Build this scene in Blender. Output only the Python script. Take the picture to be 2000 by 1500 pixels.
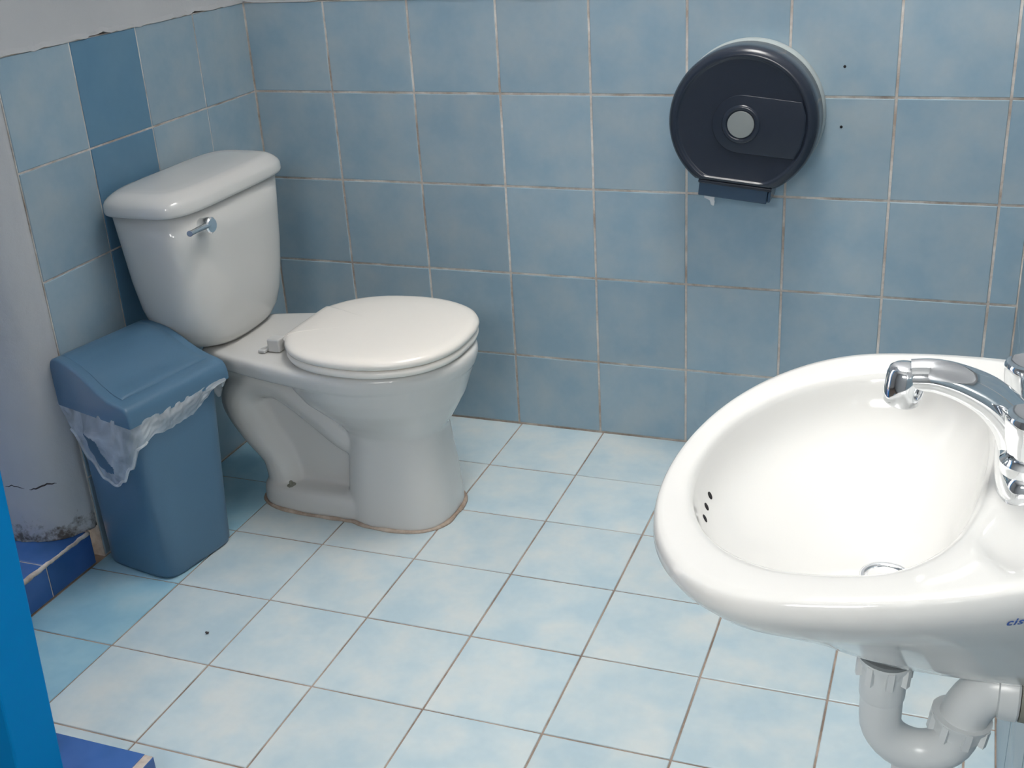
import bpy, bmesh, math, random
from mathutils import Vector, Matrix, noise
from mathutils.bvhtree import BVHTree

for o in list(bpy.data.objects):
    bpy.data.objects.remove(o, do_unlink=True)
scene = bpy.context.scene
COL = scene.collection
random.seed(7)

# ------------------------------------------------------------------ camera
cd = bpy.data.cameras.new('camera')
cam = bpy.data.objects.new('camera', cd)
COL.objects.link(cam)
cd.sensor_width = 36.0
cd.lens = 2305.9 * 36.0 / 2000.0
cd.clip_start = 0.02
AX = ((0.9356, 0.3486, -0.0563), (0.0933, -0.3977, -0.9128), (-0.3406, 0.8487, -0.4046))
m = Matrix.Identity(4)
for r in range(3):
    m[r][0] = AX[0][r]
    m[r][1] = -AX[1][r]
    m[r][2] = -AX[2][r]
m[0][3], m[1][3], m[2][3] = 1.5285, -2.3488, 1.2196
cam.matrix_world = m
scene.camera = cam

# ------------------------------------------------------------------ light
W = bpy.data.worlds.new('sky')
scene.world = W
W.use_nodes = True
W.node_tree.nodes['Background'].inputs['Color'].default_value = (1.0, 0.975, 0.93, 1)
W.node_tree.nodes['Background'].inputs['Strength'].default_value = 24.5
SKY = (0.92, 1.64, -1.22, -0.04)           # skylight opening x0 x1 y0 y1
CEIL = 2.4
ADDED_SHAFT = 1.1                                 # depth of an unseen shaft, added to keep skylight off the left side
la = bpy.data.lights.new('skylight_portal', 'AREA')
la.shape = 'RECTANGLE'
la.size = SKY[1] - SKY[0]
la.size_y = SKY[3] - SKY[2]
la.cycles.is_portal = True
lo = bpy.data.objects.new('skylight_portal', la)
COL.objects.link(lo)
lo.location = ((SKY[0] + SKY[1]) / 2, (SKY[2] + SKY[3]) / 2, CEIL + ADDED_SHAFT + 0.01)
# the camera's own flash, a hand's width beside the lens
fd = bpy.data.lights.new('camera_flash', 'POINT')
fd.energy = 7.0
fd.shadow_soft_size = 0.012
fd.color = (1.0, 0.985, 0.95)
fo = bpy.data.objects.new('camera_flash', fd)
COL.objects.link(fo)
fo.location = (1.485, -2.365, 1.255)
ADDED_WIN = (0.90, 1.50, 1.45, 1.86)              # unseen opening added behind the viewer to brighten the back wall: x0 x1 z0 z1
lw = bpy.data.lights.new('added_window_portal', 'AREA')
lw.shape = 'RECTANGLE'
lw.size = ADDED_WIN[1] - ADDED_WIN[0]
lw.size_y = ADDED_WIN[3] - ADDED_WIN[2]
lw.cycles.is_portal = True
lwo = bpy.data.objects.new('added_window_portal', lw)
COL.objects.link(lwo)
lwo.location = ((ADDED_WIN[0] + ADDED_WIN[1]) / 2, -3.11, (ADDED_WIN[2] + ADDED_WIN[3]) / 2)
lwo.rotation_euler = (math.radians(90), 0, 0)
vs = scene.view_settings
vs.view_transform = 'Standard'
vs.look = 'None'
vs.gamma = 1.0
vs.use_curve_mapping = False
vs.exposure = 0.0

# ------------------------------------------------------------------ materials
def new_mat(name):
    mt = bpy.data.materials.new(name)
    mt.use_nodes = True
    nt = mt.node_tree
    return mt, nt, nt.nodes['Principled BSDF']

def plain(name, col, rough=0.4, metal=0.0, spec=0.5, coat=0.0, bump=0.0, bscale=60):
    mt, nt, b = new_mat(name)
    b.inputs['Roughness'].default_value = rough
    b.inputs['Metallic'].default_value = metal
    b.inputs['Specular IOR Level'].default_value = spec
    b.inputs['Coat Weight'].default_value = coat
    tc = nt.nodes.new('ShaderNodeTexCoord')
    nz = nt.nodes.new('ShaderNodeTexNoise')
    nz.inputs['Scale'].default_value = bscale
    nz.inputs['Detail'].default_value = 3
    nt.links.new(tc.outputs['Object'], nz.inputs['Vector'])
    mx = nt.nodes.new('ShaderNodeMix')
    mx.data_type = 'RGBA'
    mx.inputs[6].default_value = (*[c * 0.96 for c in col], 1)
    mx.inputs[7].default_value = (*[min(1, c * 1.04) for c in col], 1)
    nt.links.new(nz.outputs['Fac'], mx.inputs[0])
    nt.links.new(mx.outputs[2], b.inputs['Base Color'])
    if bump:
        bp = nt.nodes.new('ShaderNodeBump')
        bp.inputs['Strength'].default_value = bump
        bp.inputs['Distance'].default_value = 0.002
        nt.links.new(nz.outputs['Fac'], bp.inputs['Height'])
        nt.links.new(bp.outputs['Normal'], b.inputs['Normal'])
    return mt

def tile_mat(name, c1, c2, c3, rough, scale, vary=0.05):
    """glazed tile with cloudy mottling, each tile shifted by its own random number"""
    mt, nt, b = new_mat(name)
    N, L = nt.nodes, nt.links
    tc = N.new('ShaderNodeTexCoord')
    oi = N.new('ShaderNodeObjectInfo')
    mul = N.new('ShaderNodeMath'); mul.operation = 'MULTIPLY'; mul.inputs[1].default_value = 37.0
    L.new(oi.outputs['Random'], mul.inputs[0])
    add = N.new('ShaderNodeVectorMath'); add.operation = 'ADD'
    L.new(tc.outputs['Object'], add.inputs[0]); L.new(mul.outputs[0], add.inputs[1])
    n1 = N.new('ShaderNodeTexNoise'); n1.inputs['Scale'].default_value = scale; n1.inputs['Detail'].default_value = 3
    n1.inputs['Roughness'].default_value = 0.55
    L.new(add.outputs[0], n1.inputs['Vector'])
    rp = N.new('ShaderNodeValToRGB')
    rp.color_ramp.elements[0].position = 0.34; rp.color_ramp.elements[0].color = (*c1, 1)
    rp.color_ramp.elements[1].position = 0.68; rp.color_ramp.elements[1].color = (*c3, 1)
    e = rp.color_ramp.elements.new(0.5); e.color = (*c2, 1)
    L.new(n1.outputs['Fac'], rp.inputs['Fac'])
    n2 = N.new('ShaderNodeTexNoise'); n2.inputs['Scale'].default_value = scale * 9; n2.inputs['Detail'].default_value = 2
    L.new(add.outputs[0], n2.inputs['Vector'])
    hs = N.new('ShaderNodeHueSaturation')
    mr = N.new('ShaderNodeMapRange'); mr.inputs[3].default_value = 1 - vary; mr.inputs[4].default_value = 1 + vary
    L.new(oi.outputs['Random'], mr.inputs[0])
    mr2 = N.new('ShaderNodeMapRange'); mr2.inputs[3].default_value = 0.97; mr2.inputs[4].default_value = 1.03
    L.new(n2.outputs['Fac'], mr2.inputs[0])
    mm = N.new('ShaderNodeMath'); mm.operation = 'MULTIPLY'
    L.new(mr.outputs[0], mm.inputs[0]); L.new(mr2.outputs[0], mm.inputs[1])
    L.new(mm.outputs[0], hs.inputs['Value'])
    L.new(rp.outputs['Color'], hs.inputs['Color'])
    L.new(hs.outputs['Color'], b.inputs['Base Color'])
    b.inputs['Roughness'].default_value = rough
    bp = N.new('ShaderNodeBump'); bp.inputs['Strength'].default_value = 0.08; bp.inputs['Distance'].default_value = 0.002
    L.new(n1.outputs['Fac'], bp.inputs['Height']); L.new(bp.outputs['Normal'], b.inputs['Normal'])
    return mt

def grout_mat(name, c1, c2):
    mt, nt, b = new_mat(name)
    N, L = nt.nodes, nt.links
    tc = N.new('ShaderNodeTexCoord')
    n1 = N.new('ShaderNodeTexNoise'); n1.inputs['Scale'].default_value = 9; n1.inputs['Detail'].default_value = 6
    n1.inputs['Roughness'].default_value = 0.7
    L.new(tc.outputs['Object'], n1.inputs['Vector'])
    rp = N.new('ShaderNodeValToRGB')
    rp.color_ramp.elements[0].position = 0.38; rp.color_ramp.elements[0].color = (*c1, 1)
    rp.color_ramp.elements[1].position = 0.62; rp.color_ramp.elements[1].color = (*c2, 1)
    L.new(n1.outputs['Fac'], rp.inputs['Fac']); L.new(rp.outputs['Color'], b.inputs['Base Color'])
    b.inputs['Roughness'].default_value = 0.9
    return mt

def plaster_mat(name):
    """painted plaster, mould and damp stains low down where it meets the kerb"""
    mt, nt, b = new_mat(name)
    N, L = nt.nodes, nt.links
    tc = N.new('ShaderNodeTexCoord')
    sx = N.new('ShaderNodeSeparateXYZ'); L.new(tc.outputs['Object'], sx.inputs[0])
    n1 = N.new('ShaderNodeTexNoise'); n1.inputs['Scale'].default_value = 28; n1.inputs['Detail'].default_value = 7
    n1.inputs['Roughness'].default_value = 0.7
    L.new(tc.outputs['Object'], n1.inputs['Vector'])
    mr = N.new('ShaderNodeMapRange'); mr.inputs[1].default_value = 0.07; mr.inputs[2].default_value = 0.20
    mr.inputs[3].default_value = 0.20; mr.inputs[4].default_value = -0.25
    L.new(sx.outputs['Z'], mr.inputs[0])
    ad = N.new('ShaderNodeMath'); ad.operation = 'ADD'
    L.new(n1.outputs['Fac'], ad.inputs[0]); L.new(mr.outputs[0], ad.inputs[1])
    rp = N.new('ShaderNodeValToRGB')
    rp.color_ramp.elements[0].position = 0.60; rp.color_ramp.elements[0].color = (0, 0, 0, 1)
    rp.color_ramp.elements[1].position = 0.74; rp.color_ramp.elements[1].color = (1, 1, 1, 1)
    L.new(ad.outputs[0], rp.inputs['Fac'])
    n2 = N.new('ShaderNodeTexNoise'); n2.inputs['Scale'].default_value = 5; n2.inputs['Detail'].default_value = 5
    L.new(tc.outputs['Object'], n2.inputs['Vector'])
    base = N.new('ShaderNodeMix'); base.data_type = 'RGBA'
    base.inputs[6].default_value = (0.46, 0.47, 0.49, 1); base.inputs[7].default_value = (0.56, 0.56, 0.565, 1)
    L.new(n2.outputs['Fac'], base.inputs[0])
    mx = N.new('ShaderNodeMix'); mx.data_type = 'RGBA'
    mx.inputs[7].default_value = (0.13, 0.11, 0.09, 1)
    L.new(rp.outputs['Color'], mx.inputs[0]); L.new(base.outputs[2], mx.inputs[6])
    L.new(mx.outputs[2], b.inputs['Base Color'])
    b.inputs['Roughness'].default_value = 0.75
    bp = N.new('ShaderNodeBump'); bp.inputs['Strength'].default_value = 0.35; bp.inputs['Distance'].default_value = 0.004
    L.new(n1.outputs['Fac'], bp.inputs['Height']); L.new(bp.outputs['Normal'], b.inputs['Normal'])
    return mt

M = {}
M['wall_tile'] = tile_mat('wall_tile_glaze', (0.265, 0.38, 0.465), (0.31, 0.41, 0.48), (0.355, 0.435, 0.485), 0.30, 11)
M['plain_tile'] = tile_mat('plain_blue_tile_glaze', (0.115, 0.24, 0.36), (0.125, 0.255, 0.375), (0.14, 0.27, 0.385), 0.28, 7, 0.03)
M['floor_tile'] = tile_mat('floor_tile_glaze', (0.435, 0.555, 0.615), (0.505, 0.60, 0.635), (0.59, 0.64, 0.64), 0.34, 10, 0.03)
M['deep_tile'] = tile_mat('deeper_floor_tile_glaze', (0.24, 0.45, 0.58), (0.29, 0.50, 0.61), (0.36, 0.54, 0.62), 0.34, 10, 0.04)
M['dark_tile'] = tile_mat('dark_blue_tile_glaze', (0.028, 0.092, 0.27), (0.036, 0.11, 0.325), (0.05, 0.13, 0.37), 0.25, 9, 0.08)
M['grout'] = grout_mat('wall_grout', (0.38, 0.31, 0.26), (0.74, 0.70, 0.65))
M['floor_grout'] = grout_mat('floor_grout', (0.20, 0.15, 0.12), (0.40, 0.32, 0.27))
M['plaster'] = plaster_mat('white_plaster')
M['ceiling'] = plain('ceiling_paint', (0.7, 0.7, 0.7), 0.8)
M['ceramic'] = plain('white_ceramic', (0.61, 0.605, 0.585), 0.10, spec=0.5, bscale=4)
M['sink_ceramic'] = plain('sink_ceramic', (0.725, 0.725, 0.71), 0.09, spec=0.5, bscale=4)
M['seat'] = plain('seat_plastic', (0.82, 0.78, 0.72), 0.22, bscale=5)
M['chrome'] = plain('chrome', (0.82, 0.84, 0.86), 0.06, metal=1.0, bscale=30)
M['grey_plastic'] = plain('grey_hinge_plastic', (0.50, 0.50, 0.49), 0.4)
M['pvc'] = plain('white_pvc', (0.70, 0.73, 0.74), 0.28, bscale=25)
M['gasket'] = plain('grey_rubber', (0.20, 0.22, 0.23), 0.7)
M['bin'] = plain('blue_plastic', (0.080, 0.168, 0.262), 0.38, bump=0.05, bscale=400)
M['smoke'] = plain('smoked_plastic', (0.020, 0.027, 0.042), 0.22, spec=0.5)
M['smoke2'] = plain('smoked_plastic_chute', (0.035, 0.065, 0.11), 0.22)
M['backplate'] = plain('grey_backplate', (0.36, 0.40, 0.40), 0.4)
M['cap'] = plain('grey_cap', (0.23, 0.25, 0.25), 0.45)
M['blue_paint'] = plain('blue_gloss_paint', (0.002, 0.21, 0.52), 0.5, spec=0.03, bscale=12)
M['blue_paint2'] = plain('bright_blue_paint', (0.004, 0.27, 0.60), 0.45, bscale=12)
M['slate_paint'] = plain('slate_blue_paint', (0.09, 0.13, 0.20), 0.6)
M['dirt'] = plain('dark_dirt', (0.05, 0.04, 0.04), 0.9)
M['hole'] = plain('dark_hole', (0.012, 0.012, 0.014), 0.9)
M['caulk'] = grout_mat('stained_caulk', (0.30, 0.22, 0.17), (0.55, 0.46, 0.38))
M['paper'] = plain('white_paper', (0.78, 0.80, 0.82), 0.9)
M['print'] = plain('blue_print', (0.05, 0.13, 0.45), 0.4)
M['rust'] = plain('dull_metal', (0.24, 0.24, 0.20), 0.6, bump=0.3, bscale=90)

def bag_mat():
    mt, nt, b = new_mat('thin_white_film')
    N, L = nt.nodes, nt.links
    b.inputs['Base Color'].default_value = (0.85, 0.88, 0.9, 1)
    b.inputs['Roughness'].default_value = 0.35
    tr = N.new('ShaderNodeBsdfTranslucent'); tr.inputs['Color'].default_value = (0.85, 0.88, 0.9, 1)
    tp = N.new('ShaderNodeBsdfTransparent')
    m1 = N.new('ShaderNodeMixShader'); m1.inputs[0].default_value = 0.35
    L.new(b.outputs[0], m1.inputs[1]); L.new(tr.outputs[0], m1.inputs[2])
    tc = N.new('ShaderNodeTexCoord')
    nz = N.new('ShaderNodeTexNoise'); nz.inputs['Scale'].default_value = 14; nz.inputs['Detail'].default_value = 4
    nz.inputs['Distortion'].default_value = 1.2
    L.new(tc.outputs['Object'], nz.inputs['Vector'])
    mr = N.new('ShaderNodeMapRange'); mr.inputs[1].default_value = 0.35; mr.inputs[2].default_value = 0.7
    mr.inputs[3].default_value = 0.42; mr.inputs[4].default_value = 0.80
    L.new(nz.outputs['Fac'], mr.inputs[0])
    m2 = N.new('ShaderNodeMixShader')
    L.new(mr.outputs[0], m2.inputs[0]); L.new(tp.outputs[0], m2.inputs[1]); L.new(m1.outputs[0], m2.inputs[2])
    L.new(m2.outputs[0], N['Material Output'].inputs['Surface'])
    return mt
M['bag'] = bag_mat()

# ------------------------------------------------------------------ helpers
ORG = {}

def tag(o, label=None, cat=None, group=None, kind=None):
    if label: o['label'] = label
    if cat: o['category'] = cat
    if group: o['group'] = group
    if kind: o['kind'] = kind
    return o

def thing(name, loc, label, cat, group=None):
    o = bpy.data.objects.new(name, None)
    o.empty_display_size = 0.05
    COL.objects.link(o)
    o.location = loc
    ORG[o] = Vector(loc)
    return tag(o, label, cat, group)

def obj(name, bm, mat, parent=None, smooth=True, origin=None, sharp=None):
    """link a bmesh given in world coordinates as ONE mesh object"""
    bmesh.ops.recalc_face_normals(bm, faces=bm.faces)
    w = Vector(origin) if origin is not None else (ORG[parent] if parent in ORG else Vector((0, 0, 0)))
    bmesh.ops.translate(bm, verts=bm.verts, vec=-w)
    me = bpy.data.meshes.new(name)
    bm.to_mesh(me)
    bm.free()
    for p in me.polygons:
        p.use_smooth = smooth
    if smooth and sharp:
        me.set_sharp_from_angle(angle=math.radians(sharp))
    me.materials.append(M[mat])
    o = bpy.data.objects.new(name, me)
    COL.objects.link(o)
    if parent:
        o.parent = parent
        o.location = w - ORG.get(parent, Vector((0, 0, 0)))
    else:
        o.location = w
    ORG[o] = w
    return o

def box(bm, x0, x1, y0, y1, z0, z1):
    v = [bm.verts.new((x, y, z)) for z in (z0, z1) for y in (y0, y1) for x in (x0, x1)]
    for f in ((0, 2, 3, 1), (4, 5, 7, 6), (0, 1, 5, 4), (2, 6, 7, 3), (0, 4, 6, 2), (1, 3, 7, 5)):
        bm.faces.new([v[i] for i in f])
    return v

def nbox(*a, bev=0.0, seg=2):
    bm = bmesh.new()
    box(bm, *a)
    if bev:
        bmesh.ops.bevel(bm, geom=list(bm.edges), offset=bev, segments=seg, affect='EDGES', profile=0.5)
    return bm

def loft(rings, cap0=True, cap1=True, bm=None, closed=True):
    bm = bm or bmesh.new()
    R = [[bm.verts.new(p) for p in r] for r in rings]
    n = len(R[0])
    for a, b in zip(R, R[1:]):
        for i in range(n if closed else n - 1):
            j = (i + 1) % n
            bm.faces.new((a[i], a[j], b[j], b[i]))
    if cap0: bm.faces.new(R[0][::-1])
    if cap1: bm.faces.new(R[-1])
    return bm

def sellipse(cx, cy, a, b, n, z, N=64):
    out = []
    for i in range(N):
        t = 2 * math.pi * i / N
        c, s = math.cos(t), math.sin(t)
        out.append((cx + a * math.copysign(abs(c) ** (2 / n), c), cy + b * math.copysign(abs(s) ** (2 / n), s), z))
    return out

def smooth_path(pts, k=8):
    P = [Vector(p) for p in pts]
    P = [P[0] * 2 - P[1]] + P + [P[-1] * 2 - P[-2]]
    out = []
    for i in range(1, len(P) - 2):
        a, b, c, d = P[i - 1:i + 3]
        for s in range(k):
            t = s / k
            out.append(0.5 * ((2 * b) + (c - a) * t + (2 * a - 5 * b + 4 * c - d) * t * t + (3 * b - a - 3 * c + d) * t ** 3))
    out.append(P[-2])
    return out

def tube(path, rad, N=20, bm=None, squash=None, cap=True):
    """swept tube; rad a number or a list along the path; squash=(width factor) optional"""
    P = [Vector(p) for p in path]
    n = len(P)
    rr = [rad] * n if isinstance(rad, (int, float)) else [
        rad[min(len(rad) - 2, int(i / (n - 1) * (len(rad) - 1)))] * (1 - (i / (n - 1) * (len(rad) - 1) - min(len(rad) - 2, int(i / (n - 1) * (len(rad) - 1)))))
        + rad[min(len(rad) - 2, int(i / (n - 1) * (len(rad) - 1))) + 1] * (i / (n - 1) * (len(rad) - 1) - min(len(rad) - 2, int(i / (n - 1) * (len(rad) - 1)))) for i in range(n)]
    t = (P[1] - P[0]).normalized()
    up = Vector((0, 1, 0)) if abs(t.y) < 0.9 else Vector((0, 0, 1))
    u = (up - t * up.dot(t)).normalized()
    rings = []
    for i in range(n):
        t = (P[min(i + 1, n - 1)] - P[max(i - 1, 0)]).normalized()
        u = (u - t * u.dot(t)).normalized()
        w = t.cross(u)
        q = squash[0] + (squash[1] - squash[0]) * i / (n - 1) if squash else 1.0
        rings.append([P[i] + (u * math.cos(a) * rr[i] * q + w * math.sin(a) * rr[i]) for a in (2 * math.pi * k / N for k in range(N))])
    return loft(rings, cap, cap, bm)

def lathe(center, axis, prof, N=40, bm=None, cap0=True, cap1=True):
    """prof: list of (radius, distance along the axis)"""
    c, a = Vector(center), Vector(axis).normalized()
    up = Vector((0, 0, 1)) if abs(a.z) < 0.9 else Vector((1, 0, 0))
    u = (up - a * up.dot(a)).normalized()
    w = a.cross(u)
    return loft([[c + a * h + (u * math.cos(2 * math.pi * k / N) + w * math.sin(2 * math.pi * k / N)) * r for k in range(N)] for r, h in prof], cap0, cap1, bm)

def ellipsoid(c, r, seg=16):
    bm = bmesh.new()
    bmesh.ops.create_uvsphere(bm, u_segments=seg, v_segments=seg // 2, radius=1)
    for v in bm.verts:
        v.co = Vector((c[0] + v.co.x * r[0], c[1] + v.co.y * r[1], c[2] + v.co.z * r[2]))
    return bm

# ------------------------------------------------------------------ tiled surfaces
TILE_MESH = {}

def tile(parent, mat, o, ex, ey, w, h, gap, name='tile', thick=0.006, tilt=0.0006):
    """one bevelled tile: o corner, ex/ey unit axes, front normal ex x ey"""
    ex, ey = Vector(ex), Vector(ey)
    nrm = ex.cross(ey)
    key = (round(w, 3), round(h, 3), gap, mat, tuple(ex), tuple(ey))
    a, b = w / 2 - gap / 2, h / 2 - gap / 2
    if key not in TILE_MESH:
        bm = bmesh.new()
        e = 0.0013
        R = []
        for ins, d in ((0, -thick), (0, -e), (e * 0.4, -e * 0.3), (e, 0)):
            R.append([ex * sx * (a - ins) + ey * sy * (b - ins) + nrm * d for sx, sy in ((-1, -1), (1, -1), (1, 1), (-1, 1))])
        loft(R, False, True, bm)
        bmesh.ops.recalc_face_normals(bm, faces=bm.faces)
        if bm.faces[-1:] and True:
            bm.faces.ensure_lookup_table()
            if bm.faces[-1].normal.dot(nrm) < 0:
                bmesh.ops.reverse_faces(bm, faces=bm.faces)
        me = bpy.data.meshes.new(name)
        bm.to_mesh(me); bm.free()
        me.materials.append(M[mat])
        TILE_MESH[key] = me
    ob = bpy.data.objects.new(name, TILE_MESH[key])
    COL.objects.link(ob)
    ob.parent = parent
    ob.location = Vector(o) + ex * w / 2 + ey * h / 2 + nrm * random.uniform(-tilt, 0) - ORG.get(parent, Vector((0, 0, 0)))
    ob.rotation_euler = (ex * random.uniform(-1, 1) + ey * random.uniform(-1, 1)) * 0.0022
    return ob

ZR = [0.0, 0.1751, 0.3741, 0.5731, 0.7721, 0.967]      # heights of the wall joints
TOP = ZR[-1]
XR = 1.652
T = 0.002

# floor
fl = obj('floor', nbox(-0.9, XR + 0.1, -3.0, 0.1, -0.1, -T), 'floor_grout', smooth=False)
tag(fl, 'pale blue cloudy glazed floor tiles with brown joints', kind='structure')
fx = [0.0] + [0.0042 + 0.2005 * i for i in range(1, 9)] + [XR]
fy = [0.0] + [-0.0124 - 0.2003 * k for k in range(1, 15)]
for i in range(len(fx) - 1):
    for k in range(len(fy) - 1):
        if fx[i + 1] - fx[i] > 0.02:
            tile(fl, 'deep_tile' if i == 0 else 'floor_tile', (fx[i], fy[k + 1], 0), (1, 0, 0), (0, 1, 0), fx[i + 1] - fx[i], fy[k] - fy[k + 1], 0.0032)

# rough lower edge of the plaster above the tiles: a slab with an uneven bottom
def plaster_slab(p0, p1, nrm, z0, z1, thick, proud, seed):
    bm = bmesh.new()
    p0, p1, nrm = Vector(p0), Vector(p1), Vector(nrm)
    n = 70
    rows = []
    for j, (dz, dn) in enumerate(((0.0, -0.004), (0.0, proud), (0.003, proud * 0.6), (0.009, 0.0), (None, 0.0), (None, -thick), (0.0, -thick))):
        r = []
        for i in range(n + 1):
            t = i / n
            q = p0.lerp(p1, t)
            jz = 0.005 * noise.noise(Vector((t * 14, seed, 0))) + 0.003 * noise.noise(Vector((t * 47, seed, 3)))
            jn = 0.0022 * noise.noise(Vector((t * 22, seed, 7))) if j in (1, 2) else 0
            z = z1 if dz is None else z0 + dz + jz
            r.append(q + nrm * (dn + jn) + Vector((0, 0, z)))
        rows.append(r)
    rows.append(rows[0])
    R = [[bm.verts.new(p) for p in r] for r in rows[:-1]]
    R.append(R[0])
    for a, b in zip(R, R[1:]):
        for i in range(n):
            bm.faces.new((a[i], a[i + 1], b[i + 1], b[i]))
    bm.faces.new([r[0] for r in R[:-1]]); bm.faces.new([r[-1] for r in R[:-1]][::-1])
    return bm

# back wall
wb = obj('wall_back', plaster_slab((-0.1, 0, 0), (XR + 0.1, 0, 0), (0, -1, 0), TOP, CEIL, 0.1, 0.002, 1.0), 'plaster', smooth=False)
tag(wb, 'blue mottled tile wall behind the toilet with plaster above', kind='structure')
obj('grout_bed', nbox(-0.1, XR + 0.1, T, 0.1, -0.05, TOP), 'grout', wb, False)
wx = [0.0] + [-0.0014 + 0.2 * i for i in range(1, 9)] + [XR]
for i in range(len(wx) - 1):
    for j in range(5):
        tile(wb, 'wall_tile', (wx[i], 0, ZR[j]), (1, 0, 0), (0, 0, 1), wx[i + 1] - wx[i], ZR[j + 1] - ZR[j], 0.0048)
for x, z in ((1.3013, 0.8295), (1.301, 0.7156)):
    obj('screw_hole', lathe((x, 0.001, z), (0, -1, 0), [(0.0028, 0), (0.0028, 0.0013), (0.002, 0.0016)], 12), 'hole', wb)

# left wall: tiled face, then a rounded plaster pillar end that stands on the kerb
LEND = -0.768
wl = obj('wall_left', plaster_slab((0, 0.1, 0), (0, LEND, 0), (1, 0, 0), TOP, CEIL, 0.1, 0.002, 5.0), 'plaster', smooth=False)
tag(wl, 'left wall of blue tiles ending in a rounded white plaster pillar', kind='structure')
obj('grout_bed', nbox(-0.1, -T, LEND, 0.1, -0.05, TOP), 'grout', wl, False)
ly = [0.0, 0.1924, 0.3848, 0.5772, -LEND]
for k in range(4):
    for j in range(5):
        tile(wl, 'plain_tile' if (k == 2 and j >= 1) else 'wall_tile', (0, -ly[k + 1], ZR[j]), (0, 1, 0), (0, 0, 1),
             ly[k + 1] - ly[k], ZR[j + 1] - ZR[j], 0.0012 if False else 0.0036)
prof = smooth_path([(-0.004, -0.74, 0), (-0.0015, LEND - 0.003, 0), (-0.010, -0.795, 0), (-0.030, -0.828, 0), (-0.067, -0.850, 0), (-0.115, -0.861, 0),
                    (-0.22, -0.868, 0), (-0.6, -0.875, 0)], 6)
prof = [(p.x, p.y) for p in prof] + [(-0.6, -0.70), (-0.05, -0.70)]
rings = []
NZ = 90
for k in range(NZ + 1):
    z = 0.0705 + (CEIL - 0.0705) * (k / NZ) ** 1.6
    r = []
    for i, (x, y) in enumerate(prof):
        d = 0.004 * noise.noise(Vector((x * 12, y * 12, z * 7))) + 0.002 * noise.noise(Vector((x * 40, y * 40, z * 30)))
        if z < 0.16: d += 0.004 * noise.noise(Vector((x * 90, y * 90, z * 60)))
        f = 1 if 6 < i < len(prof) - 3 else 0.2
        r.append((x + d * f * 0.6 - (0.003 if i < 7 else 0), y - abs(d) * f, z))
    rings.append(r)
pl = obj('plaster_pillar', loft(rings), 'plaster', wl, True, sharp=50)
tag(pl, 'white rounded plaster pillar with mould stains at its foot')
# a crack in the pillar, sunk into its surface
bvh = BVHTree.FromPolygons([v.co.copy() for v in pl.data.vertices], [tuple(p.vertices) for p in pl.data.polygons])
def crack(pts, w, name='crack'):
    bm = bmesh.new()
    ra, rb = [], []
    for i, (x, y, z) in enumerate(pts):
        hit, nn, _, _ = bvh.find_nearest(Vector((x, y, z)))
        ww = w * (1 - abs(2 * i / (len(pts) - 1) - 1) ** 3) + 0.0002
        ra.append(bm.verts.new(hit + nn * 0.0004 + Vector((0, 0, ww)))); rb.append(bm.verts.new(hit + nn * 0.0004 - Vector((0, 0, ww))))
    for i in range(len(ra) - 1):
        bm.faces.new((ra[i], ra[i + 1], rb[i + 1], rb[i]))
    obj(name, bm, 'dirt', wl)
cp = [(-0.115 + 0.095 * t, -0.862 + 0.035 * t ** 2, 0.190 + 0.004 * math.sin(t * 9) - 0.002 * t + 0.003 * noise.noise(Vector((t * 20, 0, 0)))) for t in [i / 24 for i in range(25)]]
crack(cp[:11], 0.0008); crack(cp[12:], 0.0016)

# raised kerb of dark blue tiles along the bay, and the bay floor
KH = 0.07
kb = obj('trim_1', nbox(-0.62, -T, -1.2935, -0.795, 0.0, KH - T), 'grout', smooth=False)
tag(kb, 'raised kerb of dark blue tiles under the plaster pillar', kind='structure')
ky = [-0.795, -0.920, -1.12, -1.2935]
for a, b in zip(ky, ky[1:]):
    tile(kb, 'dark_tile', (0, b, 0), (0, 1, 0), (0, 0, 1), a - b, KH - 0.003, 0.003)
    for i in range(3):
        tile(kb, 'dark_tile', (-0.006 - 0.2 * (i + 1), b, KH), (1, 0, 0), (0, 1, 0), 0.2, a - b, 0.003)
# worn mortar along its edge
bm = bmesh.new()
ed = [(-0.004 + 0.0035 * noise.noise(Vector((t * 30, 1, 0))), -0.797 - 0.49 * t, KH - 0.002 + 0.002 * noise.noise(Vector((t * 40, 5, 0)))) for t in [i / 60 for i in range(61)]]
tube(ed, [0.0045, 0.003, 0.0055, 0.003, 0.005, 0.003, 0.004], 8, bm)
obj('mortar_edge', bm, 'grout', kb)

# low sill of the partition in front, with the blue door frame standing on it
k2 = obj('trim_2', nbox(-0.6, 0.513, -1.52, -1.297, 0.0, KH - T), 'grout', smooth=False)
tag(k2, 'low sill of dark blue tiles under the blue door frame', kind='structure')
sx_ = [-0.5, -0.3, -0.1, 0.1, 0.3, 0.5]
for a, b in zip(sx_, sx_[1:]):
    tile(k2, 'dark_tile', (a, -1.52, KH), (1, 0, 0), (0, 1, 0), b - a, 0.225, 0.003)
    tile(k2, 'dark_tile', (b, -1.295, 0), (-1, 0, 0), (0, 0, 1), b - a, KH - 0.003, 0.003)
tile(k2, 'dark_tile', (0.515, -1.52, 0), (0, 1, 0), (0, 0, 1), 0.225, KH - 0.001, 0.003)
bm = nbox(0.352, 0.447, -1.475, -1.40, KH + 0.001, CEIL - 0.002, bev=0.003)
for v in bm.verts:
    if v.co.x > 0.40: v.co.x += 0.058 * v.co.z       # the old frame leans a little
dj = obj('door_1', bm, 'blue_paint', smooth=False)
tag(dj, 'bright blue painted door frame at the left edge', kind='structure')
wf = obj('wall_partition', nbox(-0.9, 0.351, -1.475, -1.41, KH + 0.001, CEIL - 0.002), 'slate_paint', smooth=False)
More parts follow.
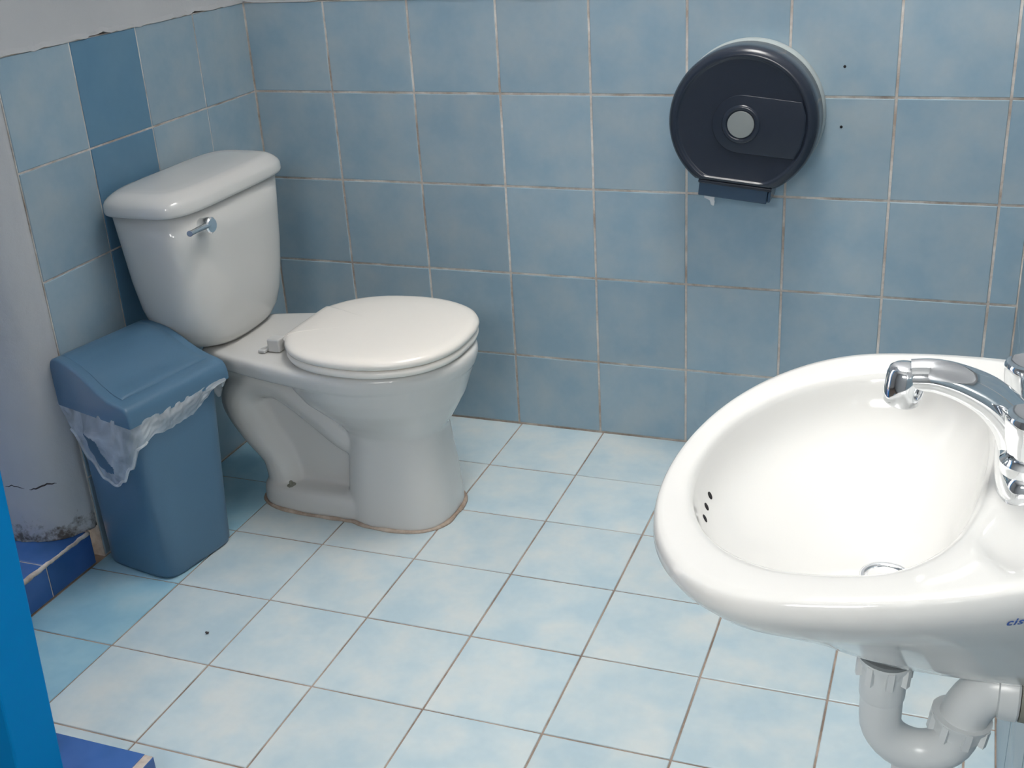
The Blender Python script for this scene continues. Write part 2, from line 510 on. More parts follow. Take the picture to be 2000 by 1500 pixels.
tag(wf, 'slate blue painted partition beside the blue door frame', kind='structure')

# right wall
wr = obj('wall_right', plaster_slab((XR, 0.0, 0), (XR, -3.0, 0), (-1, 0, 0), TOP, CEIL, 0.1, 0.004, 9.0), 'plaster', smooth=False)
tag(wr, 'blue tiled wall carrying the washbasin', kind='structure')
obj('grout_bed', nbox(XR + T, XR + 0.1, -3.0, 0.1, -0.05, TOP), 'grout', wr, False)
for k in range(14):
    for j in range(5):
        tile(wr, 'wall_tile', (XR, -0.2 * k - 0.003, ZR[j]), (0, -1, 0), (0, 0, 1), 0.2, ZR[j + 1] - ZR[j], 0.0048)

# the rest of the shell
bm = bmesh.new()
for q in ((-0.9, ADDED_WIN[0], -0.05, CEIL), (ADDED_WIN[1], XR + 0.1, -0.05, CEIL), (ADDED_WIN[0], ADDED_WIN[1], -0.05, ADDED_WIN[2]), (ADDED_WIN[0], ADDED_WIN[1], ADDED_WIN[3], CEIL)):  # wall pieces left open around the added window
    box(bm, q[0], q[1], -3.1, -3.0, q[2], q[3])
o = obj('wall_front', bm, 'plaster', smooth=False)
tag(o, 'plain plaster wall behind the viewer', kind='structure')
o = obj('wall_bay', nbox(-1.0, -0.9, -3.1, -0.7, -0.05, CEIL), 'plaster', smooth=False)
tag(o, 'plain plaster wall at the back of the bay', kind='structure')
bm = bmesh.new()
x0, x1, y0, y1 = SKY
for a in ((-1.0, x0, -3.1, 0.1), (x1, XR + 0.1, -3.1, 0.1), (x0, x1, -3.1, y0), (x0, x1, y1, 0.1)):
    box(bm, *a, CEIL, CEIL + ADDED_SHAFT)  # slab thickened into the added shaft that narrows the light
o = obj('ceiling', bm, 'ceiling', smooth=False)
tag(o, 'plain ceiling with a skylight opening', kind='structure')

# ------------------------------------------------------------------ toilet
TY = -0.425
toilet = thing('toilet', (0.35, TY, 0), 'white ceramic toilet with closed lid between the bin and the back wall', 'toilet')

def rim_outline(z, g=0.0, N=96):
    """plan of the rim and the deck behind it"""
    out = []
    for i in range(N):
        t = 2 * math.pi * i / N
        c, s = math.cos(t), math.sin(t)
        if c >= 0:
            x = 0.475 + (0.204 - g) * c; y = (0.180 - g) * s
        else:
            u = -c
            x = 0.475 - (0.365 - g) * abs(u) ** 0.8
            hw = 0.180 - g
            f = max(0.0, min(1.0, (0.475 - x) / 0.365))
            wdt = hw * (1 - f) ** 0.0 - (hw - 0.098 + g) * (f ** 1.5)
            y = math.copysign(wdt * min(1.0, (abs(s) / 0.35) ** 0.55 if abs(s) < 0.35 else 1.0), s)
        out.append((x, TY + y, z))
    return out
bm = bmesh.new()
rings = [rim_outline(0.318, 0.022), rim_outline(0.322, 0.012), rim_outline(0.328, 0.006), rim_outline(0.345, 0.001), rim_outline(0.355, 0.002), rim_outline(0.360, 0.006), rim_outline(0.362, 0.014)]
loft(rings, True, True, bm)
# bowl below the rim
bl = []
for z, cx, a, b, n in ((0.340, 0.475, 0.195, 0.170, 2.0), (0.320, 0.475, 0.193, 0.168, 2.05), (0.295, 0.474, 0.184, 0.158, 2.1), (0.265, 0.478, 0.170, 0.141, 2.1), (0.240, 0.486, 0.148, 0.122, 2.1),
                       (0.215, 0.497, 0.122, 0.104, 2.2), (0.195, 0.502, 0.104, 0.093, 2.4), (0.175, 0.505, 0.100, 0.090, 2.7), (0.13, 0.506, 0.103, 0.0925, 2.9), (0.08, 0.506, 0.108, 0.098, 2.9), (0.03, 0.506, 0.112, 0.104, 2.8), (0.0, 0.505, 0.114, 0.107, 2.8)):
    bl.append(sellipse(cx, TY, a, b, n, z, 64))
loft(bl, True, True, bm)
# foot behind the pedestal
loft([sellipse(0.375, TY, 0.190, 0.094, 3.2, 0.0), sellipse(0.375, TY, 0.188, 0.093, 3.2, 0.034), sellipse(0.376, TY, 0.182, 0.087, 3.2, 0.046), sellipse(0.377, TY, 0.172, 0.077, 3.2, 0.051)], True, True, bm)
# web and trapway
def yslab(pts, hw):
    loft([[(x, TY - hw, z) for x, z in pts], [(x, TY + hw, z) for x, z in pts]], True, True, bm)
yslab([(0.20, 0.03), (0.45, 0.03), (0.45, 0.33), (0.16, 0.33), (0.15, 0.28), (0.19, 0.20), (0.22, 0.12)], 0.036)
tr = smooth_path([(0.47, TY, 0.155), (0.41, TY, 0.170), (0.34, TY, 0.225), (0.265, TY, 0.275), (0.195, TY, 0.275), (0.165, TY, 0.225), (0.195, TY, 0.16), (0.232, TY, 0.10), (0.245, TY, 0.02)], 6)
tube(tr, [0.044, 0.048, 0.050, 0.052, 0.057, 0.058, 0.055, 0.050, 0.052], 24, bm, squash=(1.55, 1.30))
loft([sellipse(0.20, TY, 0.095, 0.085, 2.6, 0.335), sellipse(0.20, TY, 0.080, 0.075, 2.6, 0.29), sellipse(0.20, TY, 0.05, 0.06, 2.6, 0.25)], True, True, bm)
bowl = obj('bowl', bm, 'ceramic', toilet)
rm = bowl.modifiers.new('fuse', 'REMESH'); rm.mode = 'VOXEL'; rm.voxel_size = 0.0035; rm.use_smooth_shade = True
sm = bowl.modifiers.new('soften', 'SMOOTH'); sm.factor = 0.5; sm.iterations = 9

# stained caulk round the foot
ring = []
for i in range(72):
    t = 2 * math.pi * i / 72
    r = 0.0
    for cx, a_, b_, n_ in ((0.505, 0.114, 0.107, 2.8), (0.375, 0.190, 0.094, 3.2)):
        lo_, hi_ = 0.0, 0.5
        for _ in range(40):
            q = (lo_ + hi_) / 2
            x, y = 0.42 + q * math.cos(t), q * math.sin(t)
            if abs((x - cx) / a_) ** n_ + abs(y / b_) ** n_ < 1: lo_ = q
            else: hi_ = q
        r = max(r, lo_)
    r += 0.0015 + 0.0015 * noise.noise(Vector((math.cos(t) * 6, math.sin(t) * 6, 0)))
    ring.append((0.42 + r * math.cos(t), r * math.sin(t)))
cp = smooth_path([(x, TY + y, 0.0008) for x, y in ring + ring[:1]], 2)
bm = bmesh.new()
tube(cp, [0.0045 + 0.0015 * math.sin(i * 2.3) for i in range(30)], 8, bm)
obj('caulk_bead', bm, 'caulk', toilet)
tag(bpy.data.objects['caulk_bead'], 'brown stained sealant bead')

# floor bolt
bm = lathe((0.272, TY - 0.066, 0.045), (0, -0.15, 1), [(0.010, 0), (0.010, 0.006), (0.004, 0.007), (0.004, 0.014), (0.002, 0.016)], 8)
obj('floor_bolt', bm, 'rust', toilet, False)

# seat ring and lid
SO = [(0.674, 0.0), (0.6715, 0.045), (0.658, 0.092), (0.630, 0.134), (0.585, 0.165), (0.532, 0.181), (0.475, 0.183), (0.418, 0.174), (0.372, 0.153), (0.342, 0.124), (0.326, 0.100), (0.318, 0.083), (0.312, 0.070)]
SO = SO + [(x, -y) for x, y in SO[:0:-1]]
SO = [(p.x, p.y) for p in smooth_path([(x, y, 0) for x, y in SO + SO[:1]], 5)[:-1]]
def seat_outline(z, g):
    f = 1 - g / 0.183
    return [(0.49 + (x - 0.49) * f, TY + y * f, z) for x, y in SO]
obj('seat', loft([seat_outline(0.3645, 0.010), seat_outline(0.366, 0.005), seat_outline(0.373, 0.002), seat_outline(0.379, 0.004), seat_outline(0.3805, 0.010)]), 'seat', toilet)
obj('lid', loft([seat_outline(0.3815, 0.008), seat_outline(0.383, 0.003), seat_outline(0.390, 0.0), seat_outline(0.396, 0.003), seat_outline(0.400, 0.010), seat_outline(0.4025, 0.022), seat_outline(0.4045, 0.06), seat_outline(0.4055, 0.12), seat_outline(0.4057, 0.17)]), 'seat', toilet)
for s in (-1, 1):
    h = obj('hinge', nbox(0.281 if s < 0 else 0.289, 0.3085, TY + s * 0.080 - 0.013, TY + s * 0.080 + 0.013, 0.3635, 0.3905 if s < 0 else 0.378, bev=0.003), 'grey_plastic', toilet, False)
    if s < 0: obj('hinge_foot', nbox(0.264, 0.2805, TY + s * 0.088 - 0.014, TY + s * 0.088 + 0.014, 0.3632, 0.370, bev=0.002), 'grey_plastic', h, False)

# tank and its lid
TK = []
for z, cx, a, b, n in ((0.3635, 0.118, 0.060, 0.085, 2.6), (0.366, 0.118, 0.068, 0.105, 2.7), (0.375, 0.118, 0.076, 0.128, 2.8), (0.392, 0.117, 0.081, 0.148, 3.0), (0.42, 0.115, 0.085, 0.163, 3.2),
                       (0.46, 0.113, 0.088, 0.173, 3.5), (0.52, 0.112, 0.090, 0.182, 3.8), (0.59, 0.111, 0.091, 0.189, 4.0), (0.657, 0.110, 0.092, 0.195, 4.2)):
    TK.append(sellipse(cx, TY, a, b, n, z, 96))
tank = obj('tank', loft(TK), 'ceramic', toilet)
LD = []
for z, g in ((0.6455, 0.012), (0.6445, 0.004), (0.647, 0.0008), (0.652, 0.0), (0.664, 0.001), (0.670, 0.004), (0.676, 0.010), (0.681, 0.017), (0.6845, 0.024), (0.686, 0.034), (0.687, 0.06)):
    LD.append(sellipse(0.111, TY, 0.100 - g, 0.206 - g, 4.6, z + 0.012, 128))
obj('tank_lid', loft(LD), 'ceramic', toilet)
lv = obj('flush_lever', lathe((0.197, -0.549, 0.628), (1, -0.05, 0), [(0.013, 0), (0.014, 0.010), (0.0155, 0.018), (0.0155, 0.024), (0.013, 0.0265)], 28), 'chrome', toilet, sharp=40)
tag(lv, 'chrome flush lever')
bm = tube(smooth_path([(0.213, -0.552, 0.629), (0.217, -0.578, 0.6305), (0.2205, -0.602, 0.632), (0.223, -0.622, 0.633)], 5), [0.0105, 0.0075, 0.0062, 0.006], 16, squash=(0.7, 0.9))
obj('lever_arm', bm, 'chrome', lv, sharp=50)

# ------------------------------------------------------------------ waste bin
bin_ = thing('waste_bin', (0.115, -0.705, 0), 'blue plastic bin with a sloping swing lid beside the toilet', 'bin')
BA = math.radians(-10.5)
BU = Vector((math.cos(BA), math.sin(BA), 0)); BV = Vector((-math.sin(BA), math.cos(BA), 0))
BO = Vector((0.119, -0.713, 0))           # centre of the bin
def bp_(u, v, z): return BO + BU * u + BV * v + Vector((0, 0, z))
def btaper(u, v, k=1.0):
    q = k * max(0, 0.06 - u) / 0.16
    return v * (1 - 0.11 * q) + 0.006 * q
def bring(a, b, n, z, N=72):
    return [bp_(x, btaper(x, y, z / 0.35), z) for x, y, _ in sellipse(0, 0, a, b, n, 0, N)]
obj('body', loft([bring(0.082, 0.082, 6, 0.0), bring(0.088, 0.089, 6, 0.003), bring(0.0895, 0.0905, 6.5, 0.010), bring(0.093, 0.098, 7, 0.16), bring(0.098, 0.108, 7, 0.31), bring(0.100, 0.111, 7, 0.352)]), 'bin', bin_)
LP = [(-0.106, 0.345), (-0.107, 0.40), (-0.106, 0.424), (-0.100, 0.435), (-0.085, 0.440), (-0.06, 0.439), (-0.03, 0.432), (0.0, 0.419), (0.03, 0.403), (0.055, 0.393), (0.075, 0.388), (0.09, 0.385), (0.102, 0.379), (0.108, 0.366), (0.109, 0.345)]
def lid_z(u):
    P = LP[1:]
    for (a, za), (b, zb) in zip(P, P[1:]):
        if a <= u <= b and b > a: return za + (zb - za) * (u - a) / (b - a)
    return P[0][1]
sp = [(p.x, p.z) for p in smooth_path([(u, 0, z) for u, z in LP], 4)]
rings = []
for v, g in ((-0.1250, 0.0065), (-0.1245, 0.0040), (-0.1228, 0.0015), (-0.1195, 0.0), (-0.118, 0.0), (0.118, 0.0), (0.1195, 0.0), (0.1228, 0.0015), (0.1245, 0.0040), (0.1250, 0.0065)):
    rings.append([bp_(u * (1 - g * 4), v * (1 - 0.11 * max(0, 0.06 - u) / 0.16) + 0.006 * max(0, 0.06 - u) / 0.16, z - (g if z > 0.36 else 0)) for u, z in sp])
lid = obj('lid', loft(rings), 'bin', bin_, sharp=60)
# swing flap: a thin shell standing a little proud of the lid
fu = [i / 30 * 0.165 - 0.088 for i in range(31)]
top, bot = [], []
bm = bmesh.new()
G = []
for side in (1, 0):
    g = []
    for u in fu:
        row = []
        for k in range(25):
            v = (-0.104 + 0.208 * k / 24) * (1 - 0.11 * max(0, 0.06 - u) / 0.16) + 0.006 * max(0, 0.06 - u) / 0.16
            e = min((k) / 2.0, (24 - k) / 2.0, (u + 0.088) / 0.008, (0.077 - u) / 0.008, 1.0)
            z = lid_z(u) + (0.0008 + 0.0030 * math.sqrt(max(0, e)) if side else -0.002)
            # shallow thumb grip
            d = ((u - 0.045) / 0.016) ** 2 + ((v - 0.01) / 0.035) ** 2
            if side and d < 1: z -= 0.0022 * (1 - d)
            row.append(bm.verts.new(bp_(u, v, z)))
        g.append(row)
    G.append(g)
n1, n2 = len(fu), 25
for g in G:
    for i in range(n1 - 1):
        for k in range(n2 - 1):
            bm.faces.new((g[i][k], g[i + 1][k], g[i + 1][k + 1], g[i][k + 1]))
A, B = G
for i in range(n1 - 1):
    bm.faces.new((A[i][0], A[i + 1][0], B[i + 1][0], B[i][0])); bm.faces.new((A[i][-1], A[i + 1][-1], B[i + 1][-1], B[i][-1]))
for k in range(n2 - 1):
    bm.faces.new((A[0][k], A[0][k + 1], B[0][k + 1], B[0][k])); bm.faces.new((A[-1][k], A[-1][k + 1], B[-1][k + 1], B[-1][k]))
obj('swing_flap', bm, 'bin', bin_, sharp=60)

# liner hanging out under the lid
bag = thing('bin_liner', (0.115, -0.705, 0.20), 'torn translucent white plastic bag hanging out under the lid of the blue bin', 'plastic bag')
def perim(s):
    """s in 0..1: from the back of the near side, round the front, to the far corner"""
    A_, B_ = 0.104, 0.116
    L1, L2, L3 = 2 * A_, 2 * B_, 0.05
    d = s * (L1 + L2 + L3)
    if d < L1: u, v = -A_ + d, -B_
    elif d < L1 + L2: u, v = A_, -B_ + d - L1
    else: u, v = A_ - (d - L1 - L2), B_
    # round the corners
    r = 0.022
    for cu, cv in ((A_, -B_), (A_, B_)):
        su, sv = (1 if cu > 0 else -1), (1 if cv > 0 else -1)
        du, dv = (cu - u) * su, (cv - v) * sv
        if du < r and dv < r:
            q = Vector((r - du, r - dv)); l = max(q.length, 1e-5)
            if l > r: q *= r / l
            u, v = cu - su * (r - q.x), cv - sv * (r - q.y)
    return u, v
DROP = [(0.0, 0.012), (0.05, 0.06), (0.12, 0.105), (0.20, 0.140), (0.26, 0.147), (0.32, 0.130), (0.38, 0.095), (0.44, 0.055), (0.50, 0.040), (0.60, 0.044), (0.70, 0.040), (0.78, 0.026), (0.83, 0.010), (0.88, 0.008), (0.91, 0.03), (0.95, 0.05), (1.0, 0.02)]
def drop(s):
    for (a, x), (b, y) in zip(DROP, DROP[1:]):
        if a <= s <= b:
            t = (s - a) / (b - a); t = t * t * (3 - 2 * t)
            return x + (y - x) * t
    return 0.01
bm = bmesh.new()
NS, NT = 200, 44
g = []
for i in range(NS + 1):
    s = i / NS
    u, v = perim(s)
    dp = drop(s) + 0.004 * noise.noise(Vector((s * 30, 0, 0))) + 0.001
    col = []
    for k in range(NT + 1):
        t = k / NT
        z = 0.352 - dp * t
        sc = 1 - 0.14 * (0.352 - z) / 0.35
        out = 0.004 + 0.010 * math.sin(math.pi * min(1, t * 1.1)) * (0.5 + 0.8 * noise.noise(Vector((s * 22, t * 1.2, 1)))) + 0.0025 * noise.noise(Vector((s * 34 + t * 4, t * 4, 2)))
        out = max(out, 0.0015)
        n = Vector((u / 0.104, v / 0.116))
        n = Vector((math.copysign(abs(n.x) ** 6, n.x), math.copysign(abs(n.y) ** 6, n.y))); n.normalize()
        col.append(bm.verts.new(bp_(u * sc + n.x * out, btaper(u, v * sc, z / 0.35) + n.y * out, z)))
    g.append(col)
HOLE = [(0.115, 0.50), (0.155, 0.43), (0.20, 0.40), (0.215, 0.55), (0.235, 0.66), (0.275, 0.72), (0.27, 0.80), (0.22, 0.86), (0.175, 0.84), (0.15, 0.70)]
def inside(x, y, poly):
    c = False
    for (xa, ya), (xb, yb) in zip(poly, poly[1:] + poly[:1]):
        if (ya > y) != (yb > y) and x < (xb - xa) * (y - ya) / (yb - ya) + xa: c = not c
    return c
for i in range(NS):
    for k in range(NT):
        if not inside((i + .5) / NS, (k + .5) / NT, HOLE):
            bm.faces.new((g[i][k], g[i][k + 1], g[i + 1][k + 1], g[i + 1][k]))
bmesh.ops.delete(bm, geom=[v for v in bm.verts if not v.link_faces], context='VERTS')
obj('film', bm, 'bag', bag)
# thicker rolled hem along the torn edge
pts = []
for i in range(8, 96, 2):
    s = i / NS; u, v = perim(s)
    z = 0.352 - drop(s) - 0.004 * noise.noise(Vector((s * 30, 0, 0)))
    sc = 1 - 0.14 * (0.352 - z) / 0.35
    pts.append(bp_(u * sc + (0.004 if u > 0.1 else 0), btaper(u, v * sc, z / 0.35) - (0.006 if v < -0.1 else 0), z + 0.002))
obj('hem', tube(pts, 0.0026, 8), 'bag', bag)

# ------------------------------------------------------------------ paper dispenser
DC = Vector((1.128, 0, 0.741))
DA = math.radians(6)
disp = thing('toilet_roll_dispenser', (DC.x, -0.001, DC.z), 'round smoked plastic jumbo toilet roll dispenser on the tiled wall', 'dispenser')
ex = Vector((math.cos(DA), 0, -math.sin(DA))); ez = Vector((math.sin(DA), 0, math.cos(DA)))
def dp3(a, b, d): return DC + ex * a + ez * b + Vector((0, -d, 0))
CUT = -0.119
def dring(r, d, N=96, cut=True):
    out = []
    for i in range(N):
        t = 2 * math.pi * i / N
        a, b = r * math.cos(t), r * math.sin(t)
        out.append(dp3(a, max(b, CUT + (0.1425 - r) * 0.55) if cut else b, d))
    return out
obj('backplate', loft([dring(0.143, 0.001), dring(0.144, 0.004), dring(0.144, 0.030), dring(0.142, 0.034)]), 'backplate', disp, sharp=50)
obj('cover', loft([dring(0.1405, 0.034), dring(0.1425, 0.038), dring(0.1425, 0.088), dring(0.1415, 0.098), dring(0.138, 0.106), dring(0.132, 0.111), dring(0.126, 0.1125), dring(0.1235, 0.1115), dring(0.1220, 0.1090), dring(0.119, 0.1085), dring(0.06, 0.1085), dring(0.01, 0.1085)]), 'smoke', disp, sharp=60)
# keyhole-shaped raised panel
pn = [(0.055 * math.cos(t), 0.055 * math.sin(t)) for t in [math.pi / 2 + math.pi * k / 24 for k in range(25)]]
pn = pn + [(0.106, -0.054), (0.116, -0.03), (0.1195, 0.0), (0.1175, 0.03), (0.107, 0.054)]
def prise(pts, f, d): return [dp3(a * f, b * f, d) for a, b in pts]
obj('panel', loft([prise(pn, 1.0, 0.107), prise(pn, 1.0, 0.1122), prise(pn, 0.985, 0.1132), prise(pn, 0.95, 0.1134)]), 'smoke', disp, sharp=40)
obj('hub_ring', lathe(DC + Vector((0, -0.112, 0)), (0, -1, 0), [(0.037, 0), (0.037, 0.001), (0.034, 0.0035), (0.029, 0.004), (0.027, 0.0025), (0.0265, 0.0005)], 48), 'smoke', disp)
o = obj('lock_cap', lathe(DC + Vector((0, -0.112, 0)), (0, -1, 0), [(0.0252, 0), (0.0252, 0.0035), (0.0245, 0.0042), (0.01, 0.0045)], 48), 'cap', disp, sharp=40)
tag(o, 'round grey lock cap')
# chute under the disc
def dbox(a0, a1, b0, b1, d0, d1, bev=0.002):
    bm = nbox(a0, a1, -d1, -d0, b0, b1, bev=bev)
    for v in bm.verts:
        v.co = dp3(v.co.x, v.co.z, -v.co.y)
    return bm
obj('chute', dbox(-0.068, 0.066, -0.150, -0.1185, 0.030, 0.1025), 'smoke2', disp, False)
obj('chute_rail', dbox(-0.070, 0.073, -0.1245, -0.1175, 0.028, 0.1055), 'smoke', disp, False)
obj('chute_end', dbox(0.0665, 0.072, -0.147, -0.1250, 0.030, 0.100), 'smoke2', disp, False)
# torn end of the paper
bm = bmesh.new()
pa = [(-0.062, 0.022), (-0.040, 0.020)]
rows = []
for k in range(8):
    t = k / 7
    w = 0.022 * (1 - 0.15 * t) if t < 0.6 else 0.012 - 0.012 * (t - 0.6)
    x = -0.062 + (0.0 if t < 0.6 else 0.010 + 0.01 * (t - .6))
    rows.append([dp3(x + w * q / 4, -0.149 - 0.030 * t, 0.06 + 0.003 * math.sin(t * 5 + q)) for q in range(5)])
R_ = [[bm.verts.new(p) for p in r] for r in rows]
for a, b in zip(R_, R_[1:]):
    for i in range(4): bm.faces.new((a[i], a[i + 1], b[i + 1], b[i]))
o = obj('paper_end', bm, 'paper', None, origin=dp3(-0.05, -0.16, 0.06))
tag(o, 'small torn end of white paper hanging from the roll dispenser', 'paper')
sf = o.modifiers.new('thickness', 'SOLIDIFY'); sf.thickness = 0.0003

# ------------------------------------------------------------------ washbasin
SY0, SPHI = -1.39, -0.082
sink = thing('washbasin', (1.50, -1.40, 0.54), 'white ceramic wall washbasin with rounded rim at the right', 'sink')
def sxy(X, Y):
    dx = X - 1.65
    x = 1.65 + dx * math.cos(SPHI) - Y * math.sin(SPHI); y = SY0 + dx * math.sin(SPHI) + Y * math.cos(SPHI)
    return x, y
def sp3(X, Y, z, w=1.0):
    x, y = sxy(X, Y)
    return Vector((min(x, XR - 0.001), y, z + w * (0.134 * (X - 1.6) - 0.015 * Y)))
XC, XF, SB, SC = 1.443, 1.298, 0.255, 0.073
def outer_poly():
    out = []
    for k in range(61):
        t = -math.pi / 2 + math.pi * k / 60
        out.append((XC - (XC - XF) * abs(math.cos(t)) ** 0.97, SB * math.copysign(abs(math.sin(t)) ** 0.97, math.sin(t))))
    for k in range(1, 31):
        s = k / 30
        out.append((XC + (1.672 - XC) * s, SB - SC * s * s))
    for k in range(31, 0, -1):
        s = k / 30
        out.append((XC + (1.672 - XC) * s, -(SB - SC * s * s)))
    return out
def inner_poly():
    out = []
    for k in range(120):
        t = 2 * math.pi * k / 120
        c, s = math.cos(t), math.sin(t)
        if c < 0:
            out.append((1.463 - 0.136 * abs(c) ** (2 / 2.05), 0.200 * math.copysign(abs(s) ** (2 / 2.05), s)))
        else:
            out.append((1.463 + 0.108 * abs(c) ** (2 / 3.2), 0.200 * math.copysign(abs(s) ** (2 / 2.6), s)))
    return out
PC = Vector((1.485, 0.0))
def polar(poly, ang):
    d = Vector((math.cos(ang), math.sin(ang)))
    best = 0.0
    for (xa, ya), (xb, yb) in zip(poly, poly[1:] + poly[:1]):
        a = Vector((xa, ya)) - PC; b = Vector((xb, yb)) - PC
        e = b - a
        den = d.x * e.y - d.y * e.x
        if abs(den) < 1e-12: continue
        t = (a.x * e.y - a.y * e.x) / den
        s = (a.x * d.y - a.y * d.x) / den
        if -1e-6 <= s <= 1 + 1e-6 and t > best: best = t
    return best
NA = 144
angs = [2 * math.pi * i / NA for i in range(NA)]
op, ip = outer_poly(), inner_poly()
RO = [polar(op, a) for a in angs]; RI = [polar(ip, a) for a in angs]
ZR0 = 0.74
def dish(X, Y):
    q = ((X - 1.606) / 0.030) ** 2 + ((Y + 0.135) / 0.050) ** 2
    return 0.011 * max(0.0, 1 - q) ** 0.5 if q < 1 else 0.0
rings = []
# outside from below: (scale to outline, depth, slope weight)
for s, dz, w in ((0.12, -0.199, 0.05), (0.21, -0.196, 0.05), (0.33, -0.175, 0.2), (0.46, -0.146, 0.35), (0.58, -0.117, 0.5), (0.70, -0.090, 0.7), (0.81, -0.066, 0.85), (0.90, -0.046, 1), (0.965, -0.028, 1), (1.0, -0.014, 1), (0.998, -0.007, 1), (0.990, -0.0022, 1), (0.980, 0.0, 1)):
    r = []
    for a, ro in zip(angs, RO):
        X0, Y0 = PC.x + ro * math.cos(a), PC.y + ro * math.sin(a)
        X = 1.672 - (1.672 - X0) * (1 - (1 - s) * 0.52)      # the back stays against the wall
        Y = Y0 * s
        r.append(sp3(X, Y, ZR0 + dz, w))
    rings.append(r)
for f, dz in ((0.15, 0.0004), (0.35, 0.0), (0.55, -0.0004), (0.72, -0.0012), (0.86, -0.003), (0.95, -0.006), (1.0, -0.011)):
    r = []
    for a, ro, ri in zip(angs, RO, RI):
        rad = ro * 0.98 + (ri - ro * 0.98) * f
        X, Y = PC.x + rad * math.cos(a), PC.y + rad * math.sin(a)
        r.append(sp3(X, Y, ZR0 + dz - dish(X, Y)))
    rings.append(r)
DX = 1.497
for f, dz, w in ((0.985, -0.020, 1), (0.965, -0.032, 1), (0.93, -0.047, 0.9), (0.875, -0.062, 0.8), (0.78, -0.079, 0.6), (0.64, -0.098, 0.4), (0.48, -0.116, 0.2), (0.32, -0.130, 0.1), (0.19, -0.137, 0.0), (0.145, -0.141, 0.0)):
    r = []
    for a, ri in zip(angs, RI):
        rad = ri * f
        k = max(0, (0.7 - f) / 0.6)
        rad = rad * (1 - k) + 0.14 * ri ** 0 * f * k * 1.0
        r.append(sp3(PC.x + (DX - PC.x) * (1 - f) + rad * math.cos(a), PC.y + rad * math.sin(a), ZR0 + dz, w))
    rings.append(r)
basin = obj('basin', loft(rings, True, True), 'sink_ceramic', sink)
bvs = BVHTree.FromPolygons([v.co + ORG[basin] for v in basin.data.vertices], [tuple(p.vertices) for p in basin.data.polygons])
# overflow holes in the front wall of the bowl
for k, yy in enumerate((-1.345, -1.366, -1.387)):
    hit, nn, _, _ = bvs.ray_cast(Vector((1.45, yy - 0.045, 0.668)), Vector((-1, 0, 0)))
    if hit:
        obj('overflow_hole', lathe(hit + nn * 0.0004, nn, [(0.0038, -0.002), (0.0038, 0.0), (0.003, 0.0003)], 14), 'hole', sink)
# drain strainer
dc = sp3(DX, 0, ZR0 - 0.142, 0)
dr = obj('drain', lathe(dc, (0, 0, 1), [(0.012, -0.012), (0.013, -0.004), (0.017, 0.0015), (0.022, 0.003), (0.0245, 0.002), (0.025, -0.001)], 32, cap1=False), 'chrome', sink)
# printed maker's mark on the near side
fc = bpy.data.curves.new('maker_mark', 'FONT'); fc.body = 'cis'; fc.size = 0.0125; fc.shear = 0.25; fc.space_character = 1.12; fc.offset = 0.0003; fc.resolution_u = 3
to = bpy.data.objects.new('tmp_text', fc); COL.objects.link(to)
dg = bpy.context.evaluated_depsgraph_get()
tm = bpy.data.meshes.new_from_object(to.evaluated_get(dg))
bpy.data.objects.remove(to, do_unlink=True)
bm = bmesh.new(); bm.from_mesh(tm)
bmesh.ops.subdivide_edges(bm, edges=bm.edges, cuts=1)
MX, MZ = 1.5855, 0.7130
for v in bm.verts:
    q = Vector((MX + v.co.x * 0.76, -2.0, MZ + v.co.y + v.co.x * 0.06))
    hit, nn, _, _ = bvs.ray_cast(q, Vector((0, 1, 0)))
    v.co = (hit + nn * 0.0006) if hit else Vector((q.x, -1.6, q.z))
o = obj('maker_mark', bm, 'print', sink, False)
tag(o, 'blue slanted printed letters')

# ------------------------------------------------------------------ faucet
FX, FY, FZ = 1.600, -1.390, 0.7395
fau = thing('faucet', (FX, FY, FZ), 'chrome two-handled faucet on the washbasin', 'faucet')
def fsec(z, a, b, n): return [Vector((FX + x, FY + y, FZ + z)) for x, y, _ in sellipse(0, 0, a, b, n, 0, 64)]
obj('base', loft([fsec(-0.004, 0.0245, 0.079, 3.2), fsec(0.002, 0.0245, 0.079, 3.2), fsec(0.012, 0.0235, 0.078, 3.2), fsec(0.018, 0.021, 0.075, 3.2), fsec(0.0205, 0.016, 0.069, 3.0)]), 'chrome', fau, sharp=60)
for s, nm in ((-1, 'near'), (1, 'far')):
    c = Vector((FX - 0.001, FY + s * 0.0525, FZ + 0.017))
    h = obj('handle', lathe(c, (0, 0, 1), [(0.0215, 0), (0.0225, 0.003), (0.0225, 0.009), (0.0195, 0.012), (0.0185, 0.0135)], 40), 'chrome', fau, sharp=40)
    # fluted knob: six scooped sides
    rr = []
    for z, r, fl_ in ((0.0135, 0.017, 0.05), (0.018, 0.0185, 0.10), (0.026, 0.0205, 0.16), (0.036, 0.0215, 0.14), (0.043, 0.0220, 0.05), (0.047, 0.0220, 0.0), (0.0495, 0.0205, 0.0), (0.0485, 0.017, 0.0), (0.048, 0.008, 0.0)):
        rr.append([c + Vector((r * (1 - fl_ * abs(math.cos(2.5 * a + 0.4)) ** 2) * math.cos(a), r * (1 - fl_ * abs(math.cos(2.5 * a + 0.4)) ** 2) * math.sin(a), z)) for a in [2 * math.pi * k / 80 for k in range(80)]])
    obj('knob', loft(rr), 'chrome', h, sharp=55)
